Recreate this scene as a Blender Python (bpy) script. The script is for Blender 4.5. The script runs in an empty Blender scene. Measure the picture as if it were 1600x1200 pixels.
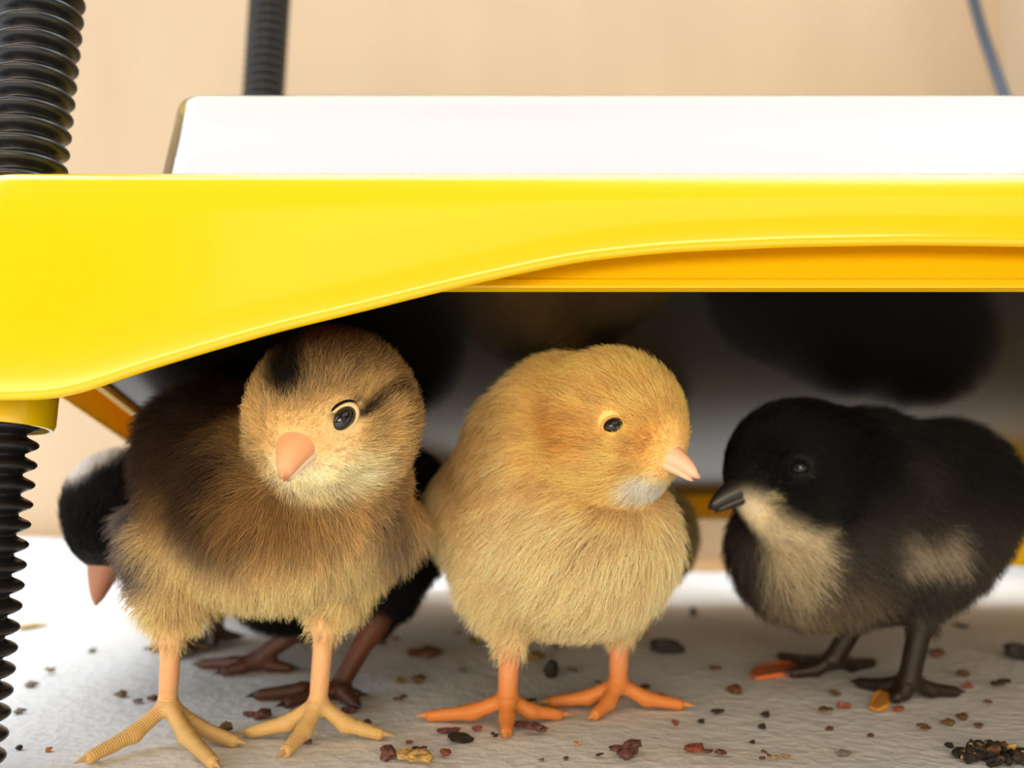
import bpy, math, random
import numpy as np
from mathutils import Vector, Matrix

random.seed(7)
rng = np.random.default_rng(11)
C = bpy.context.scene.collection
scene = bpy.context.scene

# ------------------------------------------------------------------ camera, world, lights, exposure
F = 1450.0                      # focal length in pixels of the 1600 x 1200 frame
CAM = np.array([0.0, 0.0, 0.07])
PITCH = math.atan(90.0 / F)     # looking slightly up
cam = bpy.data.cameras.new('camera')
cam.sensor_fit = 'HORIZONTAL'; cam.sensor_width = 36.0
cam.lens = F / 1600.0 * 36.0
cam.clip_start = 0.005; cam.clip_end = 50
cam.dof.use_dof = True
cam.dof.focus_distance = 0.196
cam.dof.aperture_fstop = 10.0
camo = bpy.data.objects.new('camera', cam); C.objects.link(camo)
camo.location = CAM; camo.rotation_euler = (math.pi / 2 + PITCH, 0, 0)
scene.camera = camo

world = bpy.data.worlds.new('World'); scene.world = world; world.use_nodes = True
bg = world.node_tree.nodes['Background']
bg.inputs[0].default_value = (0.95, 0.97, 1.0, 1); bg.inputs[1].default_value = 0.14

def area(name, loc, target, sx, sy, power, col):
    l = bpy.data.lights.new(name, 'AREA'); l.shape = 'RECTANGLE'; l.size = sx; l.size_y = sy
    l.energy = power; l.color = col
    o = bpy.data.objects.new(name, l); C.objects.link(o); o.location = loc
    o.rotation_euler = (Vector(target) - Vector(loc)).to_track_quat('-Z', 'Y').to_euler()
    return o
area('ceiling_window_light', (0.0, 0.42, 1.25), (0.0, 0.42, 0.0), 2.5, 0.9, 38, (0.91, 0.96, 1.0))
area('left_window_light', (-1.35, 0.15, 0.55), (0.0, 0.3, 0.05), 1.0, 0.7, 8, (0.9, 0.95, 1.0))
area('front_window_light', (-0.30, -1.25, 0.24), (0.0, 0.25, 0.05), 2.2, 0.45, 29, (1.0, 0.77, 0.52))
area('room_lamp_light', (0.25, -1.25, 1.45), (0.05, 0.2, 0.1), 1.9, 1.1, 7.5, (1.0, 0.82, 0.58))

scene.view_settings.view_transform = 'Standard'
scene.view_settings.look = 'None'
scene.view_settings.gamma = 1.0
scene.view_settings.use_curve_mapping = False
scene.view_settings.exposure = 0.0

# ------------------------------------------------------------------ small helpers
RIGHT = np.array([1.0, 0, 0])
FWD = np.array([0, math.cos(PITCH), math.sin(PITCH)])
UP = np.array([0, -math.sin(PITCH), math.cos(PITCH)])
def ray(px, py):
    return FWD + RIGHT * (px - 800) / F - UP * (py - 600) / F
def pt(px, py, Y):
    d = ray(px, py); return CAM + d * (Y / d[1])
def fl(px, py, z=0.0):
    d = ray(px, py); return CAM + d * ((z - CAM[2]) / d[2])
def nrm(v):
    v = np.asarray(v, float); return v / np.linalg.norm(v)
def sr(*c):                      # sRGB 0-255 -> linear
    out = []
    for x in c:
        x /= 255.0
        out.append(x / 12.92 if x <= 0.04045 else ((x + 0.055) / 1.055) ** 2.4)
    return np.array(out)
def sst(a, b, x):
    t = np.clip((x - a) / (b - a), 0, 1); return t * t * (3 - 2 * t)

def empty(name, loc=(0, 0, 0)):
    o = bpy.data.objects.new(name, None); C.objects.link(o); o.location = loc
    o.empty_display_size = 0.02
    return o
def tag(o, label=None, cat=None, group=None, kind=None):
    if label: o['label'] = label
    if cat: o['category'] = cat
    if group: o['group'] = group
    if kind: o['kind'] = kind
    return o
def mesh_obj(name, V, Fc, mat, parent=None, smooth=True, sharp=None, off=(0, 0, 0)):
    me = bpy.data.meshes.new(name)
    V = np.asarray(V, float) - np.asarray(off)
    me.from_pydata(V.tolist(), [], [list(map(int, f)) for f in Fc])
    me.validate()
    if mat: me.materials.append(mat)
    if smooth: me.polygons.foreach_set('use_smooth', [True] * len(me.polygons))
    if sharp: me.set_sharp_from_angle(angle=math.radians(sharp))
    o = bpy.data.objects.new(name, me); C.objects.link(o)
    if parent: o.parent = parent
    return o

def grid_faces(n, m, close_n=False, close_m=False, flip=False):
    f = []
    for i in range(n if close_n else n - 1):
        for j in range(m if close_m else m - 1):
            a = i * m + j; b = ((i + 1) % n) * m + j
            c = ((i + 1) % n) * m + (j + 1) % m; d = i * m + (j + 1) % m
            f.append((a, d, c, b) if flip else (a, b, c, d))
    return f

# ------------------------------------------------------------------ materials
def new_mat(name):
    m = bpy.data.materials.new(name); m.use_nodes = True
    return m, m.node_tree.nodes, m.node_tree.links, m.node_tree.nodes['Principled BSDF']
def simple(name, col, rough=0.5, spec=0.5, coat=0, metal=0, sss=0):
    m, N, L, b = new_mat(name)
    b.inputs['Base Color'].default_value = (*col, 1); b.inputs['Roughness'].default_value = rough
    b.inputs['Specular IOR Level'].default_value = spec; b.inputs['Coat Weight'].default_value = coat
    b.inputs['Metallic'].default_value = metal
    if sss:
        b.inputs['Subsurface Weight'].default_value = sss
        b.inputs['Subsurface Radius'].default_value = (0.003, 0.0015, 0.0008); b.inputs['Subsurface Scale'].default_value = 1
    return m
def noise_mat(name, c1, c2, scale, rough, bump=0, bscale=None, detail=4, stretch=None, lo=0.35, hi=0.65):
    m, N, L, b = new_mat(name)
    tc = N.new('ShaderNodeTexCoord'); n = N.new('ShaderNodeTexNoise'); r = N.new('ShaderNodeValToRGB')
    src = tc.outputs['Object']
    if stretch:
        mp = N.new('ShaderNodeMapping'); mp.inputs['Scale'].default_value = stretch
        L.new(src, mp.inputs[0]); src = mp.outputs[0]
    L.new(src, n.inputs['Vector']); n.inputs['Scale'].default_value = scale; n.inputs['Detail'].default_value = detail
    r.color_ramp.elements[0].color = (*c1, 1); r.color_ramp.elements[1].color = (*c2, 1)
    r.color_ramp.elements[0].position = lo; r.color_ramp.elements[1].position = hi
    L.new(n.outputs['Fac'], r.inputs[0]); L.new(r.outputs[0], b.inputs['Base Color'])
    b.inputs['Roughness'].default_value = rough
    if bump:
        n2 = N.new('ShaderNodeTexNoise'); n2.inputs['Scale'].default_value = bscale or scale; n2.inputs['Detail'].default_value = 3
        L.new(src, n2.inputs['Vector'])
        bp = N.new('ShaderNodeBump'); bp.inputs['Strength'].default_value = 1; bp.inputs['Distance'].default_value = bump
        L.new(n2.outputs['Fac'], bp.inputs['Height']); L.new(bp.outputs[0], b.inputs['Normal'])
    return m

M_wall = noise_mat('tan_board', sr(190, 172, 148), sr(195, 178, 154), 6, 0.6, 0.0, detail=3, stretch=(3, 3, 0.8))
M_ground = noise_mat('tan_ground', sr(196, 156, 108), sr(206, 166, 116), 12, 0.7)
M_yellow = simple('yellow_plastic', (0.98, 0.70, 0.0), 0.22, 0.5, 0.6)
M_yellow.node_tree.nodes['Principled BSDF'].inputs['Coat Roughness'].default_value = 0.12
M_yellow.node_tree.nodes['Principled BSDF'].inputs['Coat IOR'].default_value = 1.6
M_rim = simple('yellow_plastic_rim', (0.98, 0.62, 0.0), 0.35, 0.4)
M_black = simple('black_plastic', (0.012, 0.013, 0.016), 0.33, 0.5)
M_plate = simple('dark_plate', (0.006, 0.0055, 0.005), 0.17, 0.25)
M_cable = simple('grey_cable', sr(66, 80, 100), 0.5)
def translucent(m, col, fac):
    N, L = m.node_tree.nodes, m.node_tree.links
    out = [n for n in N if n.type == 'OUTPUT_MATERIAL'][0]; b = N['Principled BSDF']
    tl = N.new('ShaderNodeBsdfTranslucent'); tl.inputs[0].default_value = (*col, 1)
    mx = N.new('ShaderNodeMixShader'); mx.inputs[0].default_value = fac
    L.new(b.outputs[0], mx.inputs[1]); L.new(tl.outputs[0], mx.inputs[2]); L.new(mx.outputs[0], out.inputs[0])
translucent(M_yellow, (1.0, 0.52, 0.02), 0.24)
translucent(M_rim, (1.0, 0.48, 0.01), 0.24)
def clear_mat():
    m, N, L, b = new_mat('clear_plastic')
    out = [n for n in N if n.type == 'OUTPUT_MATERIAL'][0]
    tr = N.new('ShaderNodeBsdfTransparent'); gl = N.new('ShaderNodeBsdfGlossy'); mx = N.new('ShaderNodeMixShader'); fr = N.new('ShaderNodeFresnel')
    tr.inputs[0].default_value = (0.97, 0.98, 0.985, 1); gl.inputs['Roughness'].default_value = 0.1; fr.inputs[0].default_value = 2.4
    L.new(fr.outputs[0], mx.inputs[0]); L.new(tr.outputs[0], mx.inputs[1]); L.new(gl.outputs[0], mx.inputs[2]); L.new(mx.outputs[0], out.inputs[0])
    return m
M_clear = clear_mat()

def attr_mat(name, rough, spec=0.3, scales=False, sss=0.0, trans=0.0):
    m, N, L, b = new_mat(name)
    a = N.new('ShaderNodeAttribute'); a.attribute_name = 'tint'
    L.new(a.outputs['Color'], b.inputs['Base Color'])
    b.inputs['Roughness'].default_value = rough; b.inputs['Specular IOR Level'].default_value = spec
    if sss:
        b.inputs['Subsurface Weight'].default_value = sss
        b.inputs['Subsurface Radius'].default_value = (0.003, 0.0012, 0.0006); b.inputs['Subsurface Scale'].default_value = 1
    if scales:
        t = N.new('ShaderNodeAttribute'); t.attribute_name = 'run'
        mu = N.new('ShaderNodeMath'); mu.operation = 'MULTIPLY'; mu.inputs[1].default_value = 2 * math.pi / 1.15
        si = N.new('ShaderNodeMath'); si.operation = 'SINE'
        po = N.new('ShaderNodeMath'); po.operation = 'ABSOLUTE'
        bp = N.new('ShaderNodeBump'); bp.inputs['Strength'].default_value = 0.4; bp.inputs['Distance'].default_value = 0.0002
        L.new(t.outputs['Fac'], mu.inputs[0]); L.new(mu.outputs[0], si.inputs[0]); L.new(si.outputs[0], po.inputs[0])
        L.new(po.outputs[0], bp.inputs['Height']); L.new(bp.outputs[0], b.inputs['Normal'])
    if trans:
        out = [n for n in N if n.type == 'OUTPUT_MATERIAL'][0]
        tl = N.new('ShaderNodeBsdfTranslucent'); mx = N.new('ShaderNodeMixShader'); mx.inputs[0].default_value = trans
        L.new(a.outputs['Color'], tl.inputs[0]); L.new(b.outputs[0], mx.inputs[1]); L.new(tl.outputs[0], mx.inputs[2]); L.new(mx.outputs[0], out.inputs[0])
    return m
M_skin = attr_mat('chick_skin', 0.7, 0.2)
M_leg = attr_mat('chick_leg_scales', 0.45, 0.4, scales=True, sss=0.15)
M_down = attr_mat('chick_down', 0.55, 0.25, trans=0.3)
M_eye = simple('eye_dark', (0.006, 0.006, 0.008), 0.04, 0.8)

# ------------------------------------------------------------------ the setting
def quad(name, pts, mat, kind='structure'):
    o = mesh_obj(name, pts, [(0, 1, 2, 3)], mat, smooth=False)
    o['kind'] = kind; return o
WY = 0.57
WR = 0.309
def slab(name, lo, hi, mat):
    x0, y0, z0 = lo; x1, y1, z1 = hi
    V = [(x0, y0, z0), (x1, y0, z0), (x1, y1, z0), (x0, y1, z0), (x0, y0, z1), (x1, y0, z1), (x1, y1, z1), (x0, y1, z1)]
    o = mesh_obj(name, V, [(0, 3, 2, 1), (4, 5, 6, 7), (0, 1, 5, 4), (1, 2, 6, 5), (2, 3, 7, 6), (3, 0, 4, 7)], mat, smooth=False)
    o['kind'] = 'structure'; return o
slab('floor', (-0.62, -0.12, -0.012), (WR + 0.012, WY + 0.012, -0.002), M_ground)
slab('wall_back', (-0.62, WY, -0.002), (WR + 0.012, WY + 0.012, 0.62), M_wall)
slab('wall_right', (WR, 0.08, -0.002), (WR + 0.012, WY, 0.45), M_wall)

# white absorbent pad
def pad():
    m, N, L, b = new_mat('white_pad')
    tc = N.new('ShaderNodeTexCoord')
    n = N.new('ShaderNodeTexNoise'); n.inputs['Scale'].default_value = 9; n.inputs['Detail'].default_value = 5
    r = N.new('ShaderNodeValToRGB')
    r.color_ramp.elements[0].position = 0.28; r.color_ramp.elements[0].color = (*sr(208, 203, 194), 1)
    r.color_ramp.elements[1].position = 0.46; r.color_ramp.elements[1].color = (*sr(226, 229, 233), 1)
    L.new(tc.outputs['Object'], n.inputs['Vector']); L.new(n.outputs['Fac'], r.inputs[0]); L.new(r.outputs[0], b.inputs['Base Color'])
    b.inputs['Roughness'].default_value = 0.85; b.inputs['Specular IOR Level'].default_value = 0.15
    v = N.new('ShaderNodeTexVoronoi'); v.inputs['Scale'].default_value = 260
    n2 = N.new('ShaderNodeTexNoise'); n2.inputs['Scale'].default_value = 500
    ad = N.new('ShaderNodeMath'); ad.operation = 'ADD'
    bp = N.new('ShaderNodeBump'); bp.inputs['Distance'].default_value = 0.0005; bp.inputs['Strength'].default_value = 0.6
    L.new(tc.outputs['Object'], v.inputs['Vector']); L.new(tc.outputs['Object'], n2.inputs['Vector'])
    L.new(v.outputs['Distance'], ad.inputs[0]); L.new(n2.outputs['Fac'], ad.inputs[1])
    L.new(ad.outputs[0], bp.inputs['Height']); L.new(bp.outputs[0], b.inputs['Normal'])
    nx, ny = 220, 170
    xs = np.linspace(-0.58, WR - 0.004, nx); ts = np.linspace(0, 1, ny)
    X, T = np.meshgrid(xs, ts, indexing='ij')
    yend = np.interp(X, [-0.58, -0.2, -0.05, 0.02, 0.105, 0.2, 0.31], [0.555, 0.555, 0.54, 0.52, 0.505, 0.53, 0.56])
    Y = -0.10 + (yend + 0.10) * T
    Z = np.zeros_like(X) - 0.0004
    far = sst(0.40, 0.55, Y)
    Z += far * sst(-0.08, -0.25, X) * 0.012
    Z += 0.0022 * far * (np.sin(X * 40 + Y * 25) * 0.5 + 0.5)
    Z += 0.005 * np.exp(-((Y - 0.425 - 0.03 * np.sin(X * 9)) / 0.016) ** 2) * sst(-0.5, 0.1, X)
    Z += 0.0010 * sst(0.2, 0.12, Y) * (np.sin(X * 90 + 3 * Y) * 0.5 + 0.5)
    n = len(X.ravel())
    V = np.stack([X.ravel(), Y.ravel(), Z.ravel()], 1)
    Vb = V.copy(); Vb[:, 2] -= 0.0012
    fs = grid_faces(nx, ny)
    fb = [tuple(i + n for i in reversed(f)) for f in fs]
    def edge(ids):
        return [(ids[i + 1], ids[i], ids[i] + n, ids[i + 1] + n) for i in range(len(ids) - 1)]
    e = edge([i * ny for i in range(nx)]) + edge([i * ny + ny - 1 for i in range(nx)][::-1]) + edge(list(range(ny))[::-1]) + edge([(nx - 1) * ny + j for j in range(ny)])
    o = mesh_obj('absorbent_pad', np.vstack([V, Vb]), fs + fb + e, m)
    return tag(o, 'white absorbent pad spread over the floor under the chicks', 'pad')
pad()

# ------------------------------------------------------------------ brooder
TILT = math.atan(0.28)
ct, st = math.cos(TILT), math.sin(TILT)
EV = np.array([0, ct, -st]); EW = np.array([0, st, ct])
O0 = np.array([0, 0.195, 0.1025]) - EV * 0.010          # front face plane v = 0, plate level w = 0
def loc2w(u, v, w): return O0 + RIGHT * u + EV * v + EW * w
def lp(px, py, v):                                      # where a sight line meets the plane v = const of the brooder
    d = ray(px, py); o = O0 + EV * v
    t = np.dot(o - CAM, EV) / np.dot(d, EV)
    q = CAM + d * t - O0
    return np.array([q[0], np.dot(q, EW)])
brooder = empty('chick_brooder', O0)
brooder.rotation_euler = (-TILT, 0, 0)
tag(brooder, 'yellow plastic heat plate brooder on black threaded legs sheltering the chicks', 'brooder')

UL, UC = -0.128, 0.0823
UR = 2 * UC - UL
VB = 0.232
arch_px = [(0, 621), (60, 621), (105, 617), (200, 581), (320, 545), (430, 513), (560, 482), (690, 449), (800, 424), (900, 403), (1040, 388), (1240, 379), (1440, 376)]
arch = np.array([lp(x, y, 0.0) for x, y in arch_px])
WFOOT = arch[0, 1]
WTOP = lp(300, 263, 0.0)[1]
def wb_front(u):
    uu = UC - abs(u - UC)
    return float(np.interp(uu, arch[:, 0], arch[:, 1]))
def wb_side(v):
    m = VB / 2
    x = m - abs(v - m)
    return WFOOT + (-0.002 - WFOOT) * float(sst(0.026, 0.070, x))
def rounded_path(ul, ur, vf, vb, rc, n=16, ns=90, nv=40):
    P = []
    def seg(a, b, k):
        for i in range(k): P.append((a[0] + (b[0] - a[0]) * i / k, a[1] + (b[1] - a[1]) * i / k))
    def arc(c, a0, a1):
        for i in range(n):
            a = a0 + (a1 - a0) * i / n
            P.append((c[0] + rc * math.cos(a), c[1] + rc * math.sin(a)))
    h = math.pi / 2
    seg((ul + rc, vf), (ur - rc, vf), ns); arc((ur - rc, vf + rc), -h, 0)
    seg((ur, vf + rc), (ur, vb - rc), nv); arc((ur - rc, vb - rc), 0, h)
    seg((ur - rc, vb), (ul + rc, vb), ns); arc((ul + rc, vb - rc), h, 2 * h)
    seg((ul, vb - rc), (ul, vf + rc), nv); arc((ul + rc, vf + rc), 2 * h, 3 * h)
    P = np.array(P)
    T = np.roll(P, -1, 0) - np.roll(P, 1, 0); T /= np.linalg.norm(T, axis=1)[:, None]
    Nn = np.stack([T[:, 1], -T[:, 0]], 1)               # outward for a counter-clockwise path
    return P, Nn
def shell(name, P, Nn, sections, mat, cap_first=True, cap_last=True, sharp=40):
    """sections[i] = list of (offset outward, w) for path point i"""
    n = len(P); m = len(sections[0]); V = []
    for i in range(n):
        for d, w in sections[i]:
            V.append((P[i, 0] + Nn[i, 0] * d, P[i, 1] + Nn[i, 1] * d, w))
    fc = grid_faces(n, m, close_n=True, flip=True)
    if cap_first: fc.append([i * m for i in range(n)])
    if cap_last: fc.append([i * m + m - 1 for i in range(n)][::-1])
    return mesh_obj(name, V, fc, mat, brooder, sharp=sharp)
P, Nn = rounded_path(UL, UR, 0.0, VB, 0.024)
secs = []
wbs = []
for u, v in P:
    if v < 0.024: wf = wb_front(u)
    else: wf = None
    rcx = 0.024
    on_fb = (v < 1e-6 or v > VB - 1e-6)
    on_lr = (u < UL + 1e-6 or u > UR - 1e-6)
    if on_fb: w = wb_front(u) if v < 0.1 else max(wb_front(u) - 0.013, WFOOT)
    elif on_lr: w = wb_side(v)
    else: w = WFOOT
    wbs.append(w)
wbs = np.array(wbs)
for k in range(2): wbs = (np.roll(wbs, 1) + wbs * 2 + np.roll(wbs, -1)) / 4
for w in wbs:
    s = [(-0.0045, WTOP), (-0.0018, WTOP - 0.0002), (-0.0006, WTOP - 0.0012), (0.0, WTOP - 0.003)]
    for q in (0.25, 0.5, 0.75):
        s.append((0.0012 * math.sin(q * math.pi), WTOP - 0.003 + (w + 0.0016 - WTOP + 0.003) * q))
    s += [(0.0, w + 0.0016), (-0.0003, w + 0.0005), (-0.0010, w), (-0.0020, w), (-0.0026, w + 0.0008), (-0.0026, WTOP - 0.003)]
    secs.append(s)
shell('outer_skirt', P, Nn, secs, M_yellow)
tag(bpy.data.objects['outer_skirt'], 'glossy yellow arched skirt')
# inner rim around the heating plate
Pi, Ni = rounded_path(UL + 0.012, UR - 0.012, 0.010, VB - 0.010, 0.03)
ss = [[(0, 0.020), (0, 0.0022), (0.0004, 0.0018), (0.0004, 0.0004), (0, 0.0), (-0.002, 0.0), (-0.0024, 0.0006), (-0.0024, 0.020)] for _ in Pi]
shell('inner_rim', Pi, Ni, ss, M_rim)
Pp, Np_ = rounded_path(UL + 0.0146, UR - 0.0146, 0.0126, VB - 0.0126, 0.028)
pl = shell('heating_plate', Pp, Np_, [[(0, 0.010), (0, 0.0016)] for _ in Pp], M_plate)
pl['label'] = 'glossy black underside plate'
# raised cover
a0 = lp(236, 262, 0.022); a1 = lp(271, 152, 0.050)
H2 = lp(600, 148, 0.050)[1]
insL = a0[0] - UL
def frustum(name, base_in, top_in_u, v0, v1, w0, w1, rc, mat, fil=0.0022, caps=True, grow=0.0):
    # loops with a constant point count
    L = []
    def loop(ul, ur, vf, vb, r, w):
        Pq, _ = rounded_path(ul, ur, vf, vb, r, n=10, ns=30, nv=16)
        L.append([(p[0], p[1], w) for p in Pq])
    steps = [(0.0, w0)] + [(q, w0 + (w1 - fil - w0) * q) for q in (0.33, 0.66, 1.0)]
    for q, w in steps:
        uu = base_in + (top_in_u - base_in) * q - grow
        loop(UL + uu, UR - uu, v0 + (v1 - v0) * q - grow, VB - (v0 + (v1 - v0) * q) + grow, rc, w)
    for a in (30, 60, 90):
        ar = math.radians(a)
        e = fil * (1 - math.cos(ar)); h = fil * math.sin(ar)
        uu = top_in_u - grow + e
        loop(UL + uu, UR - uu, v1 - grow + e, VB - v1 + grow - e, max(rc - e, 0.001), w1 - fil + h)
    n = len(L[0]); V = [p for l in L for p in l]
    fc = []
    for k in range(len(L) - 1):
        for i in range(n):
            j = (i + 1) % n
            fc.append((k * n + i, k * n + j, (k + 1) * n + j, (k + 1) * n + i))
    fc.append([(len(L) - 1) * n + i for i in range(n)])
    if caps: fc.append([i for i in range(n)][::-1])
    return mesh_obj(name, V, fc, mat, brooder, sharp=35)
frustum('raised_top', insL, a1[0] - UL, 0.022, 0.050, WTOP - 0.0005, H2 - 0.0012, 0.009, M_yellow)
cc = frustum('clear_cover', insL, a1[0] - UL, 0.022, 0.050, WTOP + 0.0002, H2, 0.009, M_clear, caps=False, grow=0.0010)
cc['label'] = 'clear glossy cover over the raised top'

# threaded posts
def post_axis_front():
    b = pt(-74, 1190, 0.193); t = pt(41, 0, 0.216)
    return b, nrm(t - b)
pb, pd = post_axis_front()
pd = nrm([0.006, pd[1], pd[2]])
def thread(name, base, direc, length, r0, depth, pitch, mat, parent):
    nseg, per = 36, 8
    nz = int(length / pitch * per)
    a = nrm(np.cross(direc, [1, 0, 0])); b = np.cross(direc, a)
    V = []
    for k in range(nz + 1):
        for i in range(nseg):
            th = 2 * math.pi * i / nseg
            ph = (k / per - i / nseg) % 1.0
            ridge = max(0.0, math.sin(math.pi * min(ph / 0.72, 1.0))) ** 0.6
            r = r0 - depth + depth * ridge
            V.append(base + direc * (k / nz * length) + r * (math.cos(th) * a + math.sin(th) * b))
    fc = grid_faces(nz + 1, nseg, close_m=True, flip=False)
    fc.append(list(range(nseg))[::-1]); fc.append([nz * nseg + i for i in range(nseg)])
    o = mesh_obj(name, V, fc, mat)
    o.parent = parent; o.matrix_parent_inverse = parent.matrix_basis.inverted() if parent else Matrix()
    return o
def lathe(name, base, direc, prof, mat, parent, nseg=48):
    a = nrm(np.cross(direc, [1, 0, 0])); b = np.cross(direc, a); V = []
    for r, h in prof:
        for i in range(nseg):
            th = 2 * math.pi * i / nseg
            V.append(base + direc * h + r * (math.cos(th) * a + math.sin(th) * b))
    fc = grid_faces(len(prof), nseg, close_n=True, close_m=True, flip=True)
    o = mesh_obj(name, V, fc, mat, sharp=40)
    o.parent = parent; o.matrix_parent_inverse = parent.matrix_basis.inverted()
    return o
brooder.matrix_basis = Matrix.Translation(Vector(O0)) @ Matrix.Rotation(-TILT, 4, 'X')
bk = pt(417, 72, 0.425)
tb = (bk[2]) / pd[2]; bb = bk - pd * tb
XC = UC
def at_floor(p): return p - pd * (p[2] / pd[2])
fbase = at_floor(pb)
for base in (fbase, bb, np.array([2 * XC - fbase[0], fbase[1], 0]), np.array([2 * XC - bb[0], bb[1], 0])):
    base = base + np.array([0, 0, 0.0006])
    p = thread('leg_post', base, pd, 0.300, 0.0098, 0.0027, 0.0043, M_black, brooder)
    # collar under the skirt corner: solve height where the post crosses the skirt's foot level
    s = (np.dot(O0 - base, EW) + WFOOT) / np.dot(pd, EW)
    cb = base + pd * s
    lathe('post_collar', cb + pd * 0.0012, pd, [(0.0114, 0), (0.0122, 0), (0.0127, 0.0012), (0.0127, 0.009), (0.0112, 0.009), (0.0112, 0.001)], M_yellow, brooder)

# cable
def tube(name, pts, r, mat, parent=None, seg=12, off=(0, 0, 0)):
    pts = [np.asarray(p, float) for p in pts]; V = []
    for i, p in enumerate(pts):
        t = nrm(pts[min(i + 1, len(pts) - 1)] - pts[max(i - 1, 0)])
        a = nrm(np.cross(t, [0.1, 1, 0.05])); b = np.cross(t, a)
        for k in range(seg):
            th = 2 * math.pi * k / seg; V.append(p + r * (math.cos(th) * a + math.sin(th) * b))
    fc = grid_faces(len(pts), seg, close_m=True) + [list(range(seg)), [(len(pts) - 1) * seg + i for i in range(seg)][::-1]]
    return mesh_obj(name, V, fc, mat, parent, off=off)
def catmull(pts, n=8):
    pts = [np.asarray(p, float) for p in pts]; pts = [2 * pts[0] - pts[1]] + pts + [2 * pts[-1] - pts[-2]]; out = []
    for i in range(1, len(pts) - 2):
        for k in range(n):
            t = k / n; p0, p1, p2, p3 = pts[i - 1:i + 3]
            out.append(0.5 * (2 * p1 + (p2 - p0) * t + (2 * p0 - 5 * p1 + 4 * p2 - p3) * t * t + (3 * p1 - p0 - 3 * p2 + p3) * t ** 3))
    out.append(pts[-2]); return out
cpts = catmull([pt(1505, -130, 0.50), pt(1513, -40, 0.50), pt(1532, 40, 0.50), pt(1552, 100, 0.495), pt(1574, 165, 0.485), pt(1600, 260, 0.47), loc2w(0.255, VB + 0.012, 0.055), loc2w(0.254, VB - 0.002, 0.055)])
tag(tube('power_cable', cpts, 0.0029, M_cable), 'thin grey-blue power cable hanging behind the brooder at right', 'cable')

# ------------------------------------------------------------------ chicks: signed-distance bodies
def cap_sdf(p, a, b, ra, rb):
    ba = b - a; L2 = float(np.dot(ba, ba))
    if L2 < 1e-14:
        return np.linalg.norm(p - a, axis=1) - ra
    t = np.clip((p - a) @ ba / L2, 0, 1)
    d = p - a - t[:, None] * ba
    return np.sqrt(np.einsum('ij,ij->i', d, d)) - (ra + (rb - ra) * t)
def smin(a, b, k):
    h = np.maximum(k - np.abs(a - b), 0) / k
    return np.minimum(a, b) - h * h * k * 0.25
class Body:
    def __init__(s): s.b = []; s.l = []; s.kb = 0.008
    def sdf_b(s, p):
        d = None
        for a, b, ra, rb, k in s.b:
            e = cap_sdf(p, a, b, ra, rb)
            d = e if d is None else smin(d, e, k)
        return d
    def sdf_l(s, p):
        d = None
        for a, b, ra, rb in s.l:
            e = cap_sdf(p, a, b, ra, rb)
            d = e if d is None else smin(d, e, 0.0012)
        return d
    def sdf(s, p):
        return smin(s.sdf_b(p), s.sdf_l(p), 0.003)
    def grad(s, p):
        e = 2e-4; g = np.zeros_like(p)
        for i in range(3):
            q = np.zeros(3); q[i] = e
            g[:, i] = s.sdf(p + q) - s.sdf(p - q)
        return g / (np.linalg.norm(g, axis=1)[:, None] + 1e-12)
    def march(s, px, py, y0=0.13, y1=0.40):
        Ys = np.arange(y0, y1, 0.0004)
        d = ray(px, py); p = CAM + np.outer(Ys / d[1], d)
        f = s.sdf(p); i = np.argmax(f < 0)
        if not (f < 0).any(): i = int(np.argmin(f))
        return p[i]
def surface_nets(f, o, h):
    nx, ny, nz = f.shape; s = f < 0
    cn = [(i, j, k) for i in (0, 1) for j in (0, 1) for k in (0, 1)]
    sl = lambda A, c: A[c[0]:nx - 1 + c[0], c[1]:ny - 1 + c[1], c[2]:nz - 1 + c[2]]
    cnt = sum(sl(s, c).astype(np.int8) for c in cn)
    mask = (cnt > 0) & (cnt < 8)
    I = np.argwhere(mask); n = len(I)
    idx = -np.ones(mask.shape, int); idx[mask] = np.arange(n)
    acc = np.zeros((n, 3)); num = np.zeros(n)
    val = {c: sl(f, c)[mask] for c in cn}
    for c0 in cn:
        for ax in range(3):
            if c0[ax] == 1: continue
            c1 = list(c0); c1[ax] = 1; c1 = tuple(c1)
            a, b = val[c0], val[c1]; cr = (a < 0) != (b < 0)
            t = np.where(cr, a / np.where(cr, a - b, 1), 0)
            q = np.tile(np.array(c0, float), (n, 1)); q[:, ax] = t
            acc[cr] += q[cr]; num[cr] += 1
    V = o + h * (I + acc / num[:, None])
    quads = []
    for ax in range(3):
        A = np.moveaxis(s, ax, 0); D = np.moveaxis(idx, ax, 0)
        if ax == 1: pass
        cr = A[:-1] != A[1:]
        E = np.argwhere(cr[:, 1:-1, 1:-1]); E[:, 1:] += 1
        i, j, k = E.T
        q = np.stack([D[i, j - 1, k - 1], D[i, j, k - 1], D[i, j, k], D[i, j - 1, k]], 1)
        fl_ = ~A[i, j, k]
        if ax == 1: fl_ = ~fl_
        q[fl_] = q[fl_][:, ::-1]
        quads.append(q)
    return V, np.vstack(quads)

def head_frame(az, pitch, roll=0.0):
    """az: heading, 0 = towards the camera side (-Y), + = to the right"""
    a, p = math.radians(az), math.radians(pitch)
    f = np.array([math.sin(a) * math.cos(p), -math.cos(a) * math.cos(p), math.sin(p)])
    u = nrm(np.array([0, 0, 1.0]) - f * f[2]); r = np.cross(f, u)
    ro = math.radians(roll)
    u, r = u * math.cos(ro) + r * math.sin(ro), r * math.cos(ro) - u * math.sin(ro)
    return f, u, r

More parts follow.
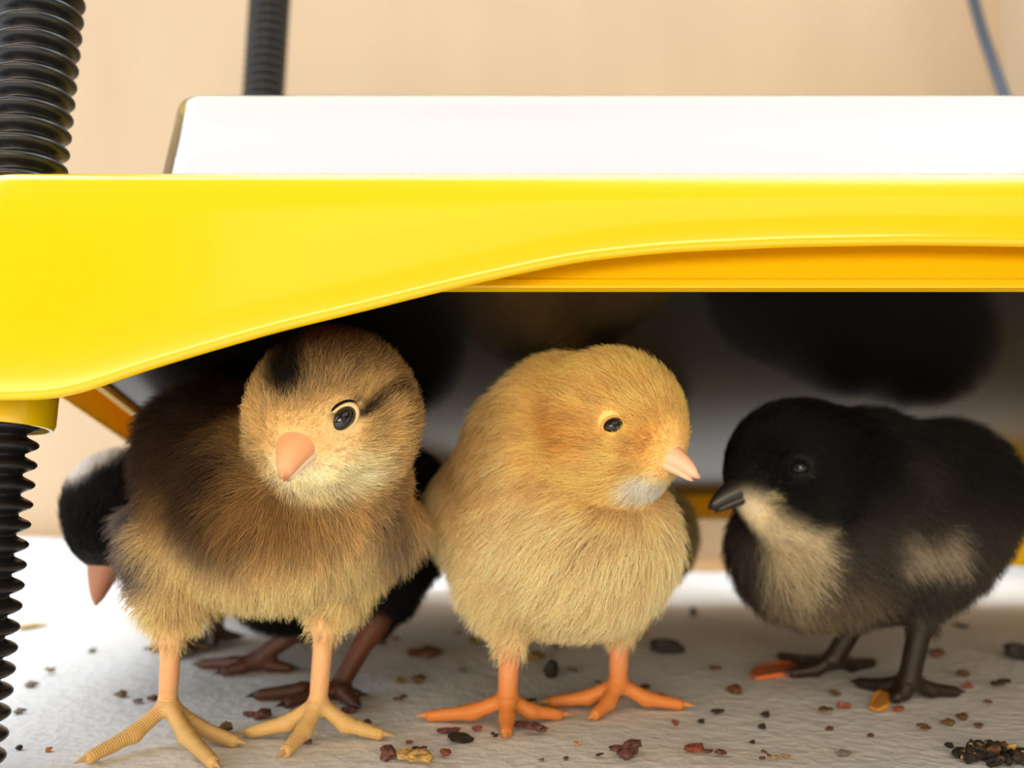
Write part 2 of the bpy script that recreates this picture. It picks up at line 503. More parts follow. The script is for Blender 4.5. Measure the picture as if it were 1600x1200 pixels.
def loft(name, rings, mat, parent, off, seg=14):
    V = []
    for c, x, y, rx, ry in rings:
        for k in range(seg):
            th = 2 * math.pi * k / seg; V.append(c + x * rx * math.cos(th) + y * ry * math.sin(th))
    n = len(rings); fc = grid_faces(n, seg, close_m=True, flip=False)
    V += [rings[0][0], rings[-1][0]]; a, b = n * seg, n * seg + 1
    for k in range(seg):
        fc.append((a, (k + 1) % seg, k)); fc.append((b, (n - 1) * seg + k, (n - 1) * seg + (k + 1) % seg))
    return mesh_obj(name, V, fc, mat, parent, off=off)

def build_chick(spec):
    B = Body(); name = 'chick'
    def S(q): return pt(q[0], q[1], q[2]), q[3] * q[2] / F
    ins = spec.get('inset', 0.0)
    for it in spec['body']:
        if isinstance(it[0], (int, float)):
            c, r = S(it); B.b.append((c, c, r - ins, r - ins, spec.get('k', 0.008)))
        else:
            (c, r), (d, r2) = S(it[0]), S(it[1]); k = it[2] if len(it) > 2 else 0.006
            B.b.append((c, d, r - ins * 0.5, max(r2 - ins * 0.2, 0.0012), k))
    hc = pt(*spec['head'][:3]); R = spec['head'][3] * spec['head'][2] / F - ins
    f, u, r = head_frame(*spec['facing'])
    hp = [(0, 0, 0, 1.0), (0.40, 0, -0.10, 0.80), (0.34, 0, -0.42, 0.58), (0.15, 0.36, -0.22, 0.66), (0.15, -0.36, -0.22, 0.66), (0.80, 0, -0.14, 0.34)]
    H = Body()
    for x, y, z, q in hp:
        c = hc + (f * x + r * y + u * z) * R
        B.b.append((c, c, q * R, q * R, 0.35 * R)); H.b.append((c, c, q * R, q * R, 0.35 * R))
    # legs
    zb = 0.0
    claws = []
    runs = []
    for lg in spec['legs']:
        (k, kr), (m, mr) = S(lg['knee']), S(lg['ankle'])
        B.l.append((k, m, kr, mr)); runs.append(0.0)
        for tp in lg['toes']:
            tip = fl(tp[0], tp[1]); tr = lg.get('tr', 0.0016) * (tp[2] if len(tp) > 2 else 1.0)
            tip[2] = tr * 0.75
            dv = tip - m; mid = m + dv * 0.45; mid[2] = max(tr * 1.2, m[2] * 0.42)
            B.l.append((m, mid, mr * 0.82, tr * 1.18)); runs.append(0.0)
            B.l.append((mid, tip, tr * 1.18, tr * 0.9)); runs.append(np.linalg.norm(mid - m))
            claws.append((tip, nrm((tip - mid) * np.array([1, 1, 0.15])), tr))
    allp = [a for a, *_ in B.b] + [b for _, b, *_ in B.b] + [a for a, *_ in B.l] + [b for _, b, *_ in B.l]
    rr = max(max(x[2], x[3]) for x in B.b)
    lo = np.min(allp, 0) - rr - 0.003; hi = np.max(allp, 0) + rr + 0.003
    lo[2] = max(lo[2], -0.003)
    h = spec.get('h', 0.0010)
    n = np.ceil((hi - lo) / h).astype(int)
    gx = [lo[i] + h * np.arange(n[i]) for i in range(3)]
    f3 = np.empty(n)
    GY, GZ = np.meshgrid(gx[1], gx[2], indexing='ij')
    for c0 in range(0, n[0], 16):
        xs = gx[0][c0:c0 + 16]
        p = np.stack([np.repeat(xs, GY.size), np.tile(GY.ravel(), len(xs)), np.tile(GZ.ravel(), len(xs))], 1)
        f3[c0:c0 + 16] = B.sdf(p).reshape(len(xs), n[1], n[2])
    V, Q = surface_nets(f3, lo, h)
    for _ in range(3):
        g = B.grad(V); V = V - g * np.clip(B.sdf(V), -h, h)[:, None]
    Nv = B.grad(V)
    legd = B.sdf_l(V) if B.l else np.full(len(V), 1.0)
    # running length along toes for the scale bands
    best = np.full(len(V), 9.0); run = np.zeros(len(V))
    for (a, b, ra, rb), r0 in zip(B.l, runs):
        d = cap_sdf(V, a, b, ra, rb); ba = b - a
        t = np.clip((V - a) @ ba / np.dot(ba, ba), 0, 1) * np.linalg.norm(ba) + r0
        sel = d < best; best[sel] = d[sel]; run[sel] = t[sel]
    # plumage patches, set on the surface of the bird itself
    pats = []
    for pa in spec['patches']:
        c0 = B.march(*pa[0]) if len(pa[0]) == 2 else pt(*pa[0])
        c1 = B.march(*pa[1]) if pa[1] else c0
        pats.append((c0, c1, pa[2], pa[3], sr(*pa[4]), pa[5] if len(pa) > 5 else 1.0))
    wb = np.array(spec.get('wb', (1.0, 1.07, 1.2)))
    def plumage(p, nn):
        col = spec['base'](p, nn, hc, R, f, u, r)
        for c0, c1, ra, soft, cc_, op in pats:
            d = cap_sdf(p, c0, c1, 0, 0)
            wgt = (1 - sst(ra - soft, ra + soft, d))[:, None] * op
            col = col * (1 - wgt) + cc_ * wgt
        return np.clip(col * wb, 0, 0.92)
    legw = 1 - sst(0.0003, 0.0022, legd)
    legc = np.tile(sr(*spec['leg_col']), (len(V), 1))
    toew = sst(0.014, 0.006, V[:, 2])[:, None]
    legc = legc * (1 - toew) + sr(*spec['toe_col']) * toew
    col = plumage(V, Nv) * (1 - legw[:, None]) + legc * legw[:, None]
    feet = [fl(*lg['toes'][0][:2]) for lg in spec['legs']]
    base = np.mean([S(lg['ankle'])[0] for lg in spec['legs']], 0); base[2] = 0.0
    root = empty(name, base); tag(root, spec['label'], 'chick')
    me = bpy.data.meshes.new('body'); me.from_pydata((V - base).tolist(), [], Q.tolist()); me.validate()
    me.materials.append(M_skin); me.materials.append(M_leg)
    me.polygons.foreach_set('use_smooth', [True] * len(me.polygons))
    lf = (legw[Q].mean(1) > 0.5).astype(np.int32)
    if len(me.polygons) == len(Q): me.polygons.foreach_set('material_index', lf)
    at = me.attributes.new('tint', 'FLOAT_COLOR', 'POINT'); at.data.foreach_set('color', np.hstack([col, np.ones((len(V), 1))]).astype(np.float32).ravel())
    at = me.attributes.new('run', 'FLOAT', 'POINT'); at.data.foreach_set('value', (run * 1000).astype(np.float32))
    bo = bpy.data.objects.new('body', me); C.objects.link(bo); bo.parent = root
    # eyes
    eyes = []
    for sgn in (1, -1):
        ea = spec.get('eye_az', 52); ea = math.radians(ea if not isinstance(ea, tuple) else ea[0 if sgn < 0 else 1]); ee = math.radians(spec.get('eye_el', 4))
        d = nrm(f * math.cos(ea) * math.cos(ee) + sgn * r * math.sin(ea) * math.cos(ee) + u * math.sin(ee))
        ts = np.linspace(0.3 * R, 2 * R, 400); fv = H.sdf_b(hc + np.outer(ts, d)); i = int(np.argmax(fv > 0))
        sp_ = hc + d * ts[i]; re = spec.get('eye_r', 0.21) * R
        nn = nrm(d * 0.85 + f * 0.15)
        ec = sp_ - nn * re * 0.58
        eu = nrm(u - nn * np.dot(u, nn)); er = np.cross(nn, eu)
        tl = math.radians(spec.get('eye_tilt', 0)) * sgn
        e1 = er * math.cos(tl) + eu * math.sin(tl); e2 = eu * math.cos(tl) - er * math.sin(tl)
        eyes.append((ec, re))
        sq = spec.get('eye_squash', 0.8)
        rings = [(ec + nn * re * math.sin(a), e1, e2, re * math.cos(a), re * sq * math.cos(a)) for a in np.linspace(-1.4, 1.56, 12)]
        eo = loft('eye', rings, M_eye, root, base, seg=24)
        # eyelid ring
        Vt = []; ns, nt = 32, 8; rm = re * 1.04; tr_ = re * 0.16
        for i in range(ns):
            th = 2 * math.pi * i / ns; dirv = e1 * math.cos(th) + e2 * sq * math.sin(th)
            for j in range(nt):
                ph = 2 * math.pi * j / nt
                Vt.append(ec + nn * (re * 0.40 + tr_ * math.sin(ph)) + dirv * (rm + tr_ * math.cos(ph)))
        if spec.get('dark_lid'):
            Vd = []
            for i in range(20):
                th = math.pi * (-0.02 + 1.04 * i / 19); dirv = e1 * math.cos(th) + e2 * sq * math.sin(th); w_ = tr_ * 0.9 * math.sin(math.pi * i / 19) + 1e-6
                for j in range(8):
                    ph = 2 * math.pi * j / 8
                    Vd.append(ec + nn * (re * 0.40 + w_ * math.sin(ph)) + dirv * (re * 1.30 + w_ * math.cos(ph)))
            mesh_obj('upper_eyelid', Vd, grid_faces(20, 8, False, True), M_lid_black, eo, off=base)['label'] = 'dark upper eyelid rim'
        lid = mesh_obj('eyelid', Vt, grid_faces(ns, nt, True, True), spec['lid_mat'], eo, off=base)
    # beak
    bl = spec.get('beak_len', 0.72) + 0.08; bw = spec.get('beak_w', 0.30)
    b0 = hc + (f * spec.get('beak_f', 0.84) - u * spec.get('beak_u', 0.12)) * R
    ru, rl = [], []
    for t in np.linspace(0, 1, 12):
        drop = 0.08 * t + spec.get('droop', 0.17) * t ** 2.6
        c = b0 + (f * (t * bl + 0.06) - u * drop) * R
        w = bw * (1 - t) ** 0.75 + 0.02; hgt = spec.get('beak_h', 0.20) * (1 - t) ** 0.6 + 0.03
        ru.append((c, r, u, w * R, hgt * R))
        c2 = b0 + (f * (t * bl * 0.93 + 0.02) - u * (0.12 + 0.08 * t + 0.75 * spec.get('droop', 0.17) * t ** 2.6)) * R
        rl.append((c2, r, u, (bw * 1.06 * (1 - t) ** 0.75 + 0.015) * R, (0.15 * (1 - t) ** 0.6 + 0.02) * R))
    ub = loft('upper_beak', ru, spec['beak_mat'], root, base, seg=20)
    loft('lower_beak', rl, spec.get('beak_low', spec['beak_mat']), root, base, seg=20)
    for sgn in (1, -1):
        c = b0 + (f * (0.30 * bl) + u * 0.055 + r * sgn * bw * 0.66) * R
        rings = [(c + r * sgn * R * 0.02 * s_, f, u, 0.075 * R * math.cos(a), 0.03 * R * math.cos(a)) for s_, a in ((-1, 1.2), (0, 0.3), (0.6, 0.6), (1, 1.4))]
        loft('nostril', rings, spec['nostril_mat'], ub, base, seg=10)
    for tip, dv, tr in claws:
        side = nrm(np.cross(dv, [0, 0, 1])); upv = np.cross(side, dv)
        rings = []
        for t in np.linspace(0, 1, 6):
            c = tip + dv * (t * 0.0034 + tr * 0.3) - np.array([0, 0, 1]) * (0.0004 * t * t) + np.array([0, 0, 0.0001])
            rings.append((c, side, upv, tr * 0.55 * (1 - t) + 1e-5, tr * 0.6 * (1 - t) + 1e-5))
        loft('claw', rings, spec['claw_mat'], root, base, seg=8)
    # down feathers
    nh = spec['hairs']
    a, b_, c_, d_ = V[Q[:, 0]], V[Q[:, 1]], V[Q[:, 2]], V[Q[:, 3]]
    ar = 0.5 * np.linalg.norm(np.cross(c_ - a, d_ - b_), axis=1)
    hw_face = (1 - legw)[Q].mean(1)
    cen = (a + c_) / 2
    dh = np.linalg.norm(cen - hc, axis=1) / R
    dens = ar * hw_face * (1 + 1.2 * (1 - sst(1.1, 1.7, dh)))
    pick = rng.choice(len(Q), nh, p=dens / dens.sum())
    s1, s2 = rng.random(nh)[:, None], rng.random(nh)[:, None]
    p = (V[Q[pick, 0]] * (1 - s1) + V[Q[pick, 1]] * s1) * (1 - s2) + (V[Q[pick, 3]] * (1 - s1) + V[Q[pick, 2]] * s1) * s2
    nn = B.grad(p)
    keep = np.ones(nh, bool)
    for ec, re in eyes: keep &= np.linalg.norm(p - ec, axis=1) > re * 1.12
    keep &= cap_sdf(p, b0, b0 + (f * bl * 0.6 - u * 0.1) * R, bw * R * 0.85, bw * R * 0.6) > 0
    p, nn = p[keep], nn[keep]; nh = len(p)
    bb_ = hc + (f * 1.15 - u * 0.22) * R
    dbk = np.linalg.norm(p - bb_, axis=1) / R
    hw = 1 - sst(1.15, 1.9, np.linalg.norm(p - hc, axis=1) / R)
    tail = nrm(np.array(spec['tail']))
    fh = p - bb_; fh /= np.linalg.norm(fh, axis=1)[:, None] + 1e-9
    fb = np.tile(tail * 0.6 + np.array([0, 0, -0.75]), (nh, 1))
    flow = fh * hw[:, None] + fb * (1 - hw)[:, None]
    # slow swirl so the locks vary
    ph = np.stack([np.sin(p[:, 1] * 420 + p[:, 2] * 310), np.sin(p[:, 2] * 380 + p[:, 0] * 450 + 1), np.sin(p[:, 0] * 400 + p[:, 1] * 350 + 2)], 1)
    lk = np.stack([np.sin(p @ w_ + o_) for w_, o_ in zip(rng.normal(size=(6, 3)) * 520, rng.uniform(0, 6.28, 6))], 1)
    flow = flow + 0.10 * ph + 0.12 * (lk[:, :3] + lk[:, 3:]) + 0.15 * rng.normal(size=(nh, 3))
    flow -= nn * np.einsum('ij,ij->i', flow, nn)[:, None]
    flow /= np.linalg.norm(flow, axis=1)[:, None] + 1e-9
    Ln = spec.get('len_b', 0.0065) * (1 - hw) + spec.get('len_h', 0.0046) * hw
    Ln *= 0.22 + 0.78 * sst(0.25, 1.15, dbk)
    for ec, re in eyes:
        Ln *= 0.35 + 0.65 * sst(1.0, 2.6, np.linalg.norm(p - ec, axis=1) / re)
    pl_ = B.sdf_l(p)
    Ln *= 0.45 + 0.55 * sst(0.0, 0.008, pl_)
    Ln *= rng.uniform(0.65, 1.2, nh)
    lift = (spec.get('lift', 0.5) * (1 - hw) + spec.get('lift_h', 0.5) * hw) * rng.uniform(0.7, 1.3, nh)
    k = 5; T = np.linspace(0, 1, k)
    pts = np.empty((nh, k, 3))
    for i, t in enumerate(T):
        pts[:, i] = p - nn * 0.0004 + nn * (Ln * lift * t * (1.25 - 0.5 * t))[:, None] + flow * (Ln * t * (0.75 + 0.35 * t))[:, None]
    pts += rng.normal(size=pts.shape) * (0.00018 * T[None, :, None])
    hcurv = bpy.data.hair_curves.new('down')
    hcurv.add_curves([k] * nh)
    hcurv.attributes['position'].data.foreach_set('vector', (pts - base).astype(np.float32).ravel())
    ra_ = hcurv.attributes.get('radius') or hcurv.attributes.new('radius', 'FLOAT', 'POINT')
    rt = spec.get('hr', 0.000075)
    ra_.data.foreach_set('value', np.tile((rt * (1 - 0.75 * T)).astype(np.float32), nh))
    lkc = np.stack([np.sin(p @ w_ + o_) for w_, o_ in zip(rng.normal(size=(6, 3)) * 900, rng.uniform(0, 6.28, 6))], 1).sum(1) / 3.0
    hcol = plumage(p, nn) * (rng.uniform(0.65, 1.3, nh) * (1 + spec.get('lockvar', 0.12) * lkc))[:, None]
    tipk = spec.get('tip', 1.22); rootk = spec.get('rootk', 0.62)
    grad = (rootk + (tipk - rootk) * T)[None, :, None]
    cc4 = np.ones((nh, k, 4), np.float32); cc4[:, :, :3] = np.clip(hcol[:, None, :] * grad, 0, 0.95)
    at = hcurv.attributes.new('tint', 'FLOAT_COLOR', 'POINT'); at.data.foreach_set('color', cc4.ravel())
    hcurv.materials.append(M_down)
    ho = bpy.data.objects.new('down', hcurv); C.objects.link(ho); ho.parent = root
    ho['kind'] = 'stuff'
    return root

M_beak_pink = simple('beak_pink', sr(236, 170, 124), 0.4, 0.4, sss=0.3)
M_beak_pink2 = simple('beak_pale', sr(238, 190, 160), 0.4, 0.4, sss=0.3)
M_beak_cream = simple('beak_cream', sr(236, 205, 170), 0.4, 0.4, sss=0.3)
M_beak_black = simple('beak_black', sr(38, 36, 34), 0.35, 0.5)
M_beak_dusk = simple('beak_dusky', sr(170, 118, 92), 0.45, 0.4)
M_nostril = simple('nostril_brown', sr(190, 112, 76), 0.6)
M_nostril_b = simple('nostril_black', sr(14, 13, 12), 0.6)
M_lid_cream = simple('eyelid_cream', sr(214, 190, 140), 0.6)
M_lid_tan = simple('eyelid_tan', sr(206, 160, 84), 0.6)
M_lid_black = simple('eyelid_black', sr(16, 15, 15), 0.8, 0.1)
M_claw_h = simple('claw_horn', sr(196, 160, 112), 0.4)
M_claw_o = simple('claw_orange', sr(214, 150, 84), 0.4)
M_claw_b = simple('claw_dark', sr(30, 24, 22), 0.4)

def mixw(c1, c2, w): return c1[None] * (1 - w[:, None]) + c2[None] * w[:, None]

# --- brown chipmunk chick
def base_brown(p, n, hc, R, f, u, r):
    dark, tan, cream, face = sr(62, 42, 24), sr(204, 156, 92), sr(244, 214, 158), sr(220, 184, 124)
    x = p[:, 2]
    c = mixw(cream, tan, sst(0.046, 0.060, x))
    back = sst(-0.1, 0.55, (p[:, 1] - 0.222) / 0.03 + (p[:, 2] - 0.058) / 0.05 - (p[:, 0] + 0.05) / 0.12)
    c = c * (1 - back[:, None]) + dark * back[:, None]
    hw = 1 - sst(1.15, 1.55, np.linalg.norm(p - hc, axis=1) / R)
    up = sst(0.1, 0.9, (p - hc) @ u / R)
    hcol = mixw(face, sr(80, 55, 30), up)  # brown crown, deepened towards the top with painted shading
    return c * (1 - hw[:, None]) + hcol * hw[:, None]
build_chick(dict(
    label='brown striped chick with tan chest standing nearest the camera at the left front leg',
    head=(521, 640, 0.207, 132), facing=(-14, -16, 3), inset=0.0026, k=0.009, h=0.0010,
    body=[(430, 795, 0.228, 142), (490, 785, 0.224, 138), (375, 800, 0.236, 142), (330, 705, 0.240, 108), (318, 690, 0.250, 80),
          ((520, 735, 0.216, 115), (450, 780, 0.226, 130), 0.008),
          ((282, 868, 0.230, 78), (268, 990, 0.222, 22)),
          ((535, 862, 0.230, 74), (508, 975, 0.222, 22)),
          (235, 820, 0.240, 44), (608, 820, 0.232, 52)],
    legs=[dict(knee=(268, 985, 0.222, 16), ankle=(262, 1100, 0.2235, 14), toes=[(140, 1192), (333, 1200), (365, 1166), (290, 1118, 0.7)]),
          dict(knee=(508, 970, 0.222, 16), ankle=(497, 1098, 0.2235, 14), toes=[(392, 1152), (447, 1182), (592, 1155), (520, 1112, 0.7)])],
    patches=[((290, 650), (345, 765), 0.012, 0.010, (56, 38, 22)),
             ((350, 770), (440, 790), 0.005, 0.006, (84, 58, 34), 0.7),
             ((640, 700), (630, 620), 0.006, 0.005, (140, 102, 62), 0.7),
             ((215, 790), (225, 870), 0.006, 0.004, (120, 106, 98)),
             ((400, 800), (480, 810), 0.007, 0.007, (168, 124, 68), 0.7),
             ((450, 600), (440, 545), 0.0040, 0.0020, (14, 10, 7)),
             ((500, 525), (590, 520), 0.005, 0.004, (58, 40, 24)),  # dark brown crown top, shading painted into the same patch
             ((566, 645), (612, 606), 0.0012, 0.0010, (44, 26, 14)),
             ((524, 650), (552, 634), 0.0010, 0.0007, (30, 20, 12)),
             ((455, 745), (545, 735), 0.0052, 0.004, (255, 232, 186)),
             ((630, 850), (600, 790), 0.005, 0.005, (120, 98, 84), 0.7)],
    wb=(0.97, 1.02, 1.04), base=base_brown, tail=(-0.35, 0.9, 0.1), hairs=150000, leg_col=(226, 176, 128), toe_col=(206, 172, 112),
    lid_mat=M_lid_cream, beak_mat=M_beak_pink, beak_low=M_beak_cream, nostril_mat=M_nostril, claw_mat=M_claw_h,
    eye_az=(31, 72), eye_el=4, eye_tilt=40, eye_squash=0.66, eye_r=0.21, dark_lid=True, beak_w=0.36, beak_h=0.27, beak_len=0.70, droop=0.26, len_b=0.0080, len_h=0.0050, lockvar=0.2))

# --- yellow chick
def base_yellow(p, n, hc, R, f, u, r):
    c = mixw(sr(250, 216, 160), sr(244, 200, 130), sst(0.045, 0.075, p[:, 2]))
    hw = 1 - sst(1.1, 1.6, np.linalg.norm(p - hc, axis=1) / R)
    return c * (1 - hw[:, None]) + sr(248, 200, 118) * hw[:, None]
build_chick(dict(
    label='plain yellow chick with pink beak standing in the middle under the heat plate',
    head=(955, 662, 0.222, 116), facing=(46, -10, 0), inset=0.0024, k=0.009, h=0.0010,
    body=[(920, 835, 0.232, 138), (860, 840, 0.240, 138), (800, 800, 0.252, 122), (832, 700, 0.244, 100),
          ((892, 668, 0.233, 112), (880, 790, 0.236, 120), 0.008),
          ((800, 910, 0.236, 72), (797, 1000, 0.2325, 24)),
          ((972, 900, 0.240, 58), (968, 985, 0.243, 20))],
    legs=[dict(knee=(797, 985, 0.2325, 18), ankle=(793, 1092, 0.2345, 15), toes=[(672, 1126), (791, 1152), (872, 1124), (800, 1095, 0.7)]),
          dict(knee=(968, 965, 0.243, 17), ankle=(966, 1068, 0.2475, 14), toes=[(862, 1104), (930, 1124), (1062, 1108), (985, 1072, 0.7)])],
    patches=[((880, 660), (905, 690), 0.0042, 0.004, (212, 152, 62), 0.7),
             ((1015, 690), None, 0.003, 0.003, (218, 160, 70), 0.7),
             ((1000, 755), (1030, 760), 0.0030, 0.002, (252, 234, 206)),
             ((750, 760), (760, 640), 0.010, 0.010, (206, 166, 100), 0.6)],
    base=base_yellow, tail=(-0.75, 0.6, 0.1), hairs=135000, leg_col=(218, 148, 100), toe_col=(208, 130, 64),
    lid_mat=M_lid_tan, beak_mat=M_beak_pink2, nostril_mat=M_nostril, claw_mat=M_claw_o,
    eye_az=50, eye_tilt=-22, eye_r=0.17, eye_squash=0.72, len_b=0.0082, len_h=0.0056, beak_len=0.86, beak_w=0.28, beak_h=0.22, droop=0.20, beak_u=0.22, beak_f=0.70))

# --- black chick with cream throat
def base_black(p, n, hc, R, f, u, r):
    c = mixw(sr(74, 66, 58), sr(22, 20, 19), sst(0.040, 0.062, p[:, 2]))
    hw = 1 - sst(1.05, 1.5, np.linalg.norm(p - hc, axis=1) / R)
    return c * (1 - hw[:, None]) + sr(12, 11, 11) * hw[:, None]
build_chick(dict(
    label='black chick with cream throat patch turned left at the right of the yellow chick',
    head=(1245, 728, 0.250, 108), facing=(-70, -7, 0), inset=0.0022, k=0.009, h=0.0011,
    body=[(1265, 850, 0.262, 128), (1340, 830, 0.268, 142), (1420, 810, 0.274, 142), (1480, 765, 0.278, 106), (1350, 745, 0.266, 108),
          ((1290, 742, 0.256, 105), (1310, 800, 0.262, 120), 0.008),
          ((1360, 900, 0.276, 60), (1345, 960, 0.279, 20)),
          ((1440, 890, 0.262, 75), (1442, 970, 0.258, 22))],
    legs=[dict(knee=(1355, 940, 0.279, 18), ankle=(1302, 1030, 0.281, 15), toes=[(1222, 1032), (1240, 1058), (1362, 1042), (1325, 1032, 0.7)], tr=0.0017),
          dict(knee=(1444, 950, 0.258, 18), ankle=(1420, 1062, 0.2575, 16), toes=[(1345, 1074), (1400, 1098), (1492, 1088), (1440, 1066, 0.7)], tr=0.0017)],
    patches=[((1180, 805), (1245, 850), 0.0062, 0.004, (240, 220, 176)),
             ((1245, 850), (1235, 900), 0.006, 0.005, (206, 188, 150), 0.9),
             ((1148, 850), (1165, 900), 0.005, 0.003, (52, 40, 32)),
             ((1206, 774), None, 0.0010, 0.0008, (200, 186, 140)),
             ((1415, 852), (1470, 848), 0.0046, 0.004, (186, 170, 142), 0.85),
             ((1440, 780), (1430, 740), 0.006, 0.006, (60, 52, 46), 0.7),
             ((1230, 940), (1330, 940), 0.008, 0.006, (150, 132, 104), 0.6)],
    base=base_black, tail=(0.9, 0.35, 0.15), hairs=90000, leg_col=(34, 27, 24), toe_col=(36, 26, 22),
    lid_mat=M_lid_black, beak_mat=M_beak_black, nostril_mat=M_nostril_b, claw_mat=M_claw_b,
    eye_az=54, eye_r=0.15, beak_len=0.88, beak_w=0.30, beak_h=0.28, beak_u=0.18, beak_f=0.72, len_b=0.0070, len_h=0.0042, hr=0.000085))

# --- black chick with its head down at far left
def base_black2(p, n, hc, R, f, u, r):
    return np.tile(sr(18, 17, 17), (len(p), 1))
build_chick(dict(
    label='black chick with white nape pecking head down behind the brown chick at far left',
    head=(190, 798, 0.268, 86), facing=(-16, -58, 0), inset=0.0018, k=0.008, h=0.0012,
    body=[(300, 835, 0.302, 108), (320, 850, 0.318, 100), ((190, 785, 0.274, 78), (280, 815, 0.295, 95), 0.008),
          ((285, 900, 0.318, 50), (285, 960, 0.318, 18)), ((335, 900, 0.330, 50), (335, 950, 0.330, 18))],
    legs=[dict(knee=(285, 945, 0.318, 15), ankle=(287, 1000, 0.318, 12), toes=[(240, 1018), (280, 1028), (325, 1018)], tr=0.0016),
          dict(knee=(335, 935, 0.330, 15), ankle=(337, 985, 0.330, 12), toes=[(300, 1000), (335, 1010), (370, 1000)], tr=0.0016)],
    patches=[((134, 735), (188, 700), 0.0080, 0.003, (252, 244, 228)),
             ((230, 745), None, 0.006, 0.004, (92, 76, 60), 0.8)],
    base=base_black2, tail=(0.4, 0.9, 0.1), hairs=45000, leg_col=(60, 42, 34), toe_col=(60, 42, 34),
    lid_mat=M_lid_black, beak_mat=M_beak_dusk, nostril_mat=M_nostril, claw_mat=M_claw_b,
    beak_w=0.42, beak_h=0.26, beak_len=0.9, len_b=0.0058, len_h=0.0042, hr=0.0001))

# --- dark chick hidden behind the brown one
build_chick(dict(
    label='dark chick mostly hidden between the brown chick and the yellow chick',
    head=(480, 740, 0.288, 84), facing=(-60, -8, 0), inset=0.002, k=0.009, h=0.0012,
    body=[(560, 845, 0.288, 128), (450, 880, 0.284, 105), (610, 800, 0.296, 105), ((500, 780, 0.288, 85), (520, 830, 0.288, 110), 0.008),
          ((490, 930, 0.290, 55), (478, 985, 0.288, 18)), ((590, 930, 0.276, 55), (588, 985, 0.270, 20))],
    legs=[dict(knee=(480, 975, 0.288, 15), ankle=(400, 1032, 0.2875, 13), toes=[(315, 1044), (352, 1056), (450, 1050), (430, 1040, 0.7)], tr=0.0017),
          dict(knee=(588, 970, 0.270, 17), ankle=(527, 1078, 0.2600, 14), toes=[(405, 1094), (450, 1106), (555, 1108), (560, 1090, 0.7)], tr=0.0018)],
    patches=[((360, 985), (460, 990), 0.004, 0.004, (70, 66, 66), 0.7)],
    base=base_black2, tail=(0.8, 0.5, 0.1), hairs=50000, leg_col=(96, 56, 38), toe_col=(74, 44, 30),
    lid_mat=M_lid_black, beak_mat=M_beak_black, nostril_mat=M_nostril_b, claw_mat=M_claw_b,
    len_b=0.0060, len_h=0.0042, hr=0.0001))

# --- pale chick behind the yellow one
def base_pale(p, n, hc, R, f, u, r):
    return np.tile(sr(206, 184, 124), (len(p), 1))
build_chick(dict(
    label='pale olive chick almost wholly hidden behind the plain yellow chick',
    head=(955, 790, 0.335, 62), facing=(-60, -10, 0), inset=0.002, k=0.008, h=0.0012,
    body=[(1008, 838, 0.338, 74), (985, 850, 0.336, 72), ((970, 800, 0.336, 56), (1000, 830, 0.338, 66), 0.008),
          ((958, 890, 0.334, 42), (960, 945, 0.334, 15)), ((985, 890, 0.344, 42), (982, 940, 0.344, 15))],
    legs=[dict(knee=(960, 935, 0.334, 12), ankle=(962, 985, 0.334, 10), toes=[(930, 1000), (955, 1006), (985, 999)], tr=0.0015),
          dict(knee=(982, 930, 0.344, 12), ankle=(984, 974, 0.344, 10), toes=[(955, 988), (980, 993), (1006, 987)], tr=0.0015)],
    patches=[], base=base_pale, tail=(0.9, 0.3, 0.1), hairs=30000, leg_col=(206, 150, 100), toe_col=(204, 140, 80),
    lid_mat=M_lid_tan, beak_mat=M_beak_pink2, nostril_mat=M_nostril, claw_mat=M_claw_o,
    len_b=0.0060, len_h=0.0042, hr=0.0001))

# ------------------------------------------------------------------ crumbs of feed and droppings on the pad
def crumb_mesh(name, seed, mat, lumps=1):
    rg = np.random.default_rng(seed)
    import bmesh
    bm = bmesh.new()
    for q in range(lumps):
        r = bmesh.ops.create_icosphere(bm, subdivisions=2 if lumps == 1 else 1, radius=1.0 if lumps == 1 else rg.uniform(0.35, 0.6))
        o = Vector((0, 0, 0)) if lumps == 1 else Vector((rg.uniform(-0.6, 0.6), rg.uniform(-0.6, 0.6), rg.uniform(-0.35, 0.4)))
        for v in r['verts']:
            v.co = v.co * rg.uniform(0.68, 1.12) * (1 + 0.22 * math.sin(3.1 * v.co.x + seed) + 0.18 * math.sin(4.3 * v.co.y + 2 * seed)) + o
    me = bpy.data.meshes.new(name); bm.to_mesh(me); bm.free(); me.materials.append(mat)
    return me
def cm(name, c, rough=0.75):
    c = sr(*c); return noise_mat(name, c * 0.55, np.minimum(c * 1.5, 0.9), 3.0, rough, detail=3)
MC = dict(olive=cm('crumb_olive', (104, 84, 40)), dark=cm('crumb_dark', (40, 32, 24)), black=cm('crumb_black', (26, 24, 20)), plum=cm('crumb_plum', (92, 58, 54)),
          red=cm('crumb_red', (128, 66, 50)), brown=cm('crumb_brown', (84, 56, 34)), orange=cm('crumb_orange', (176, 104, 36)), grey=cm('crumb_grey', (104, 100, 94)), straw=cm('crumb_straw', (178, 148, 88)))
CMESH = {}
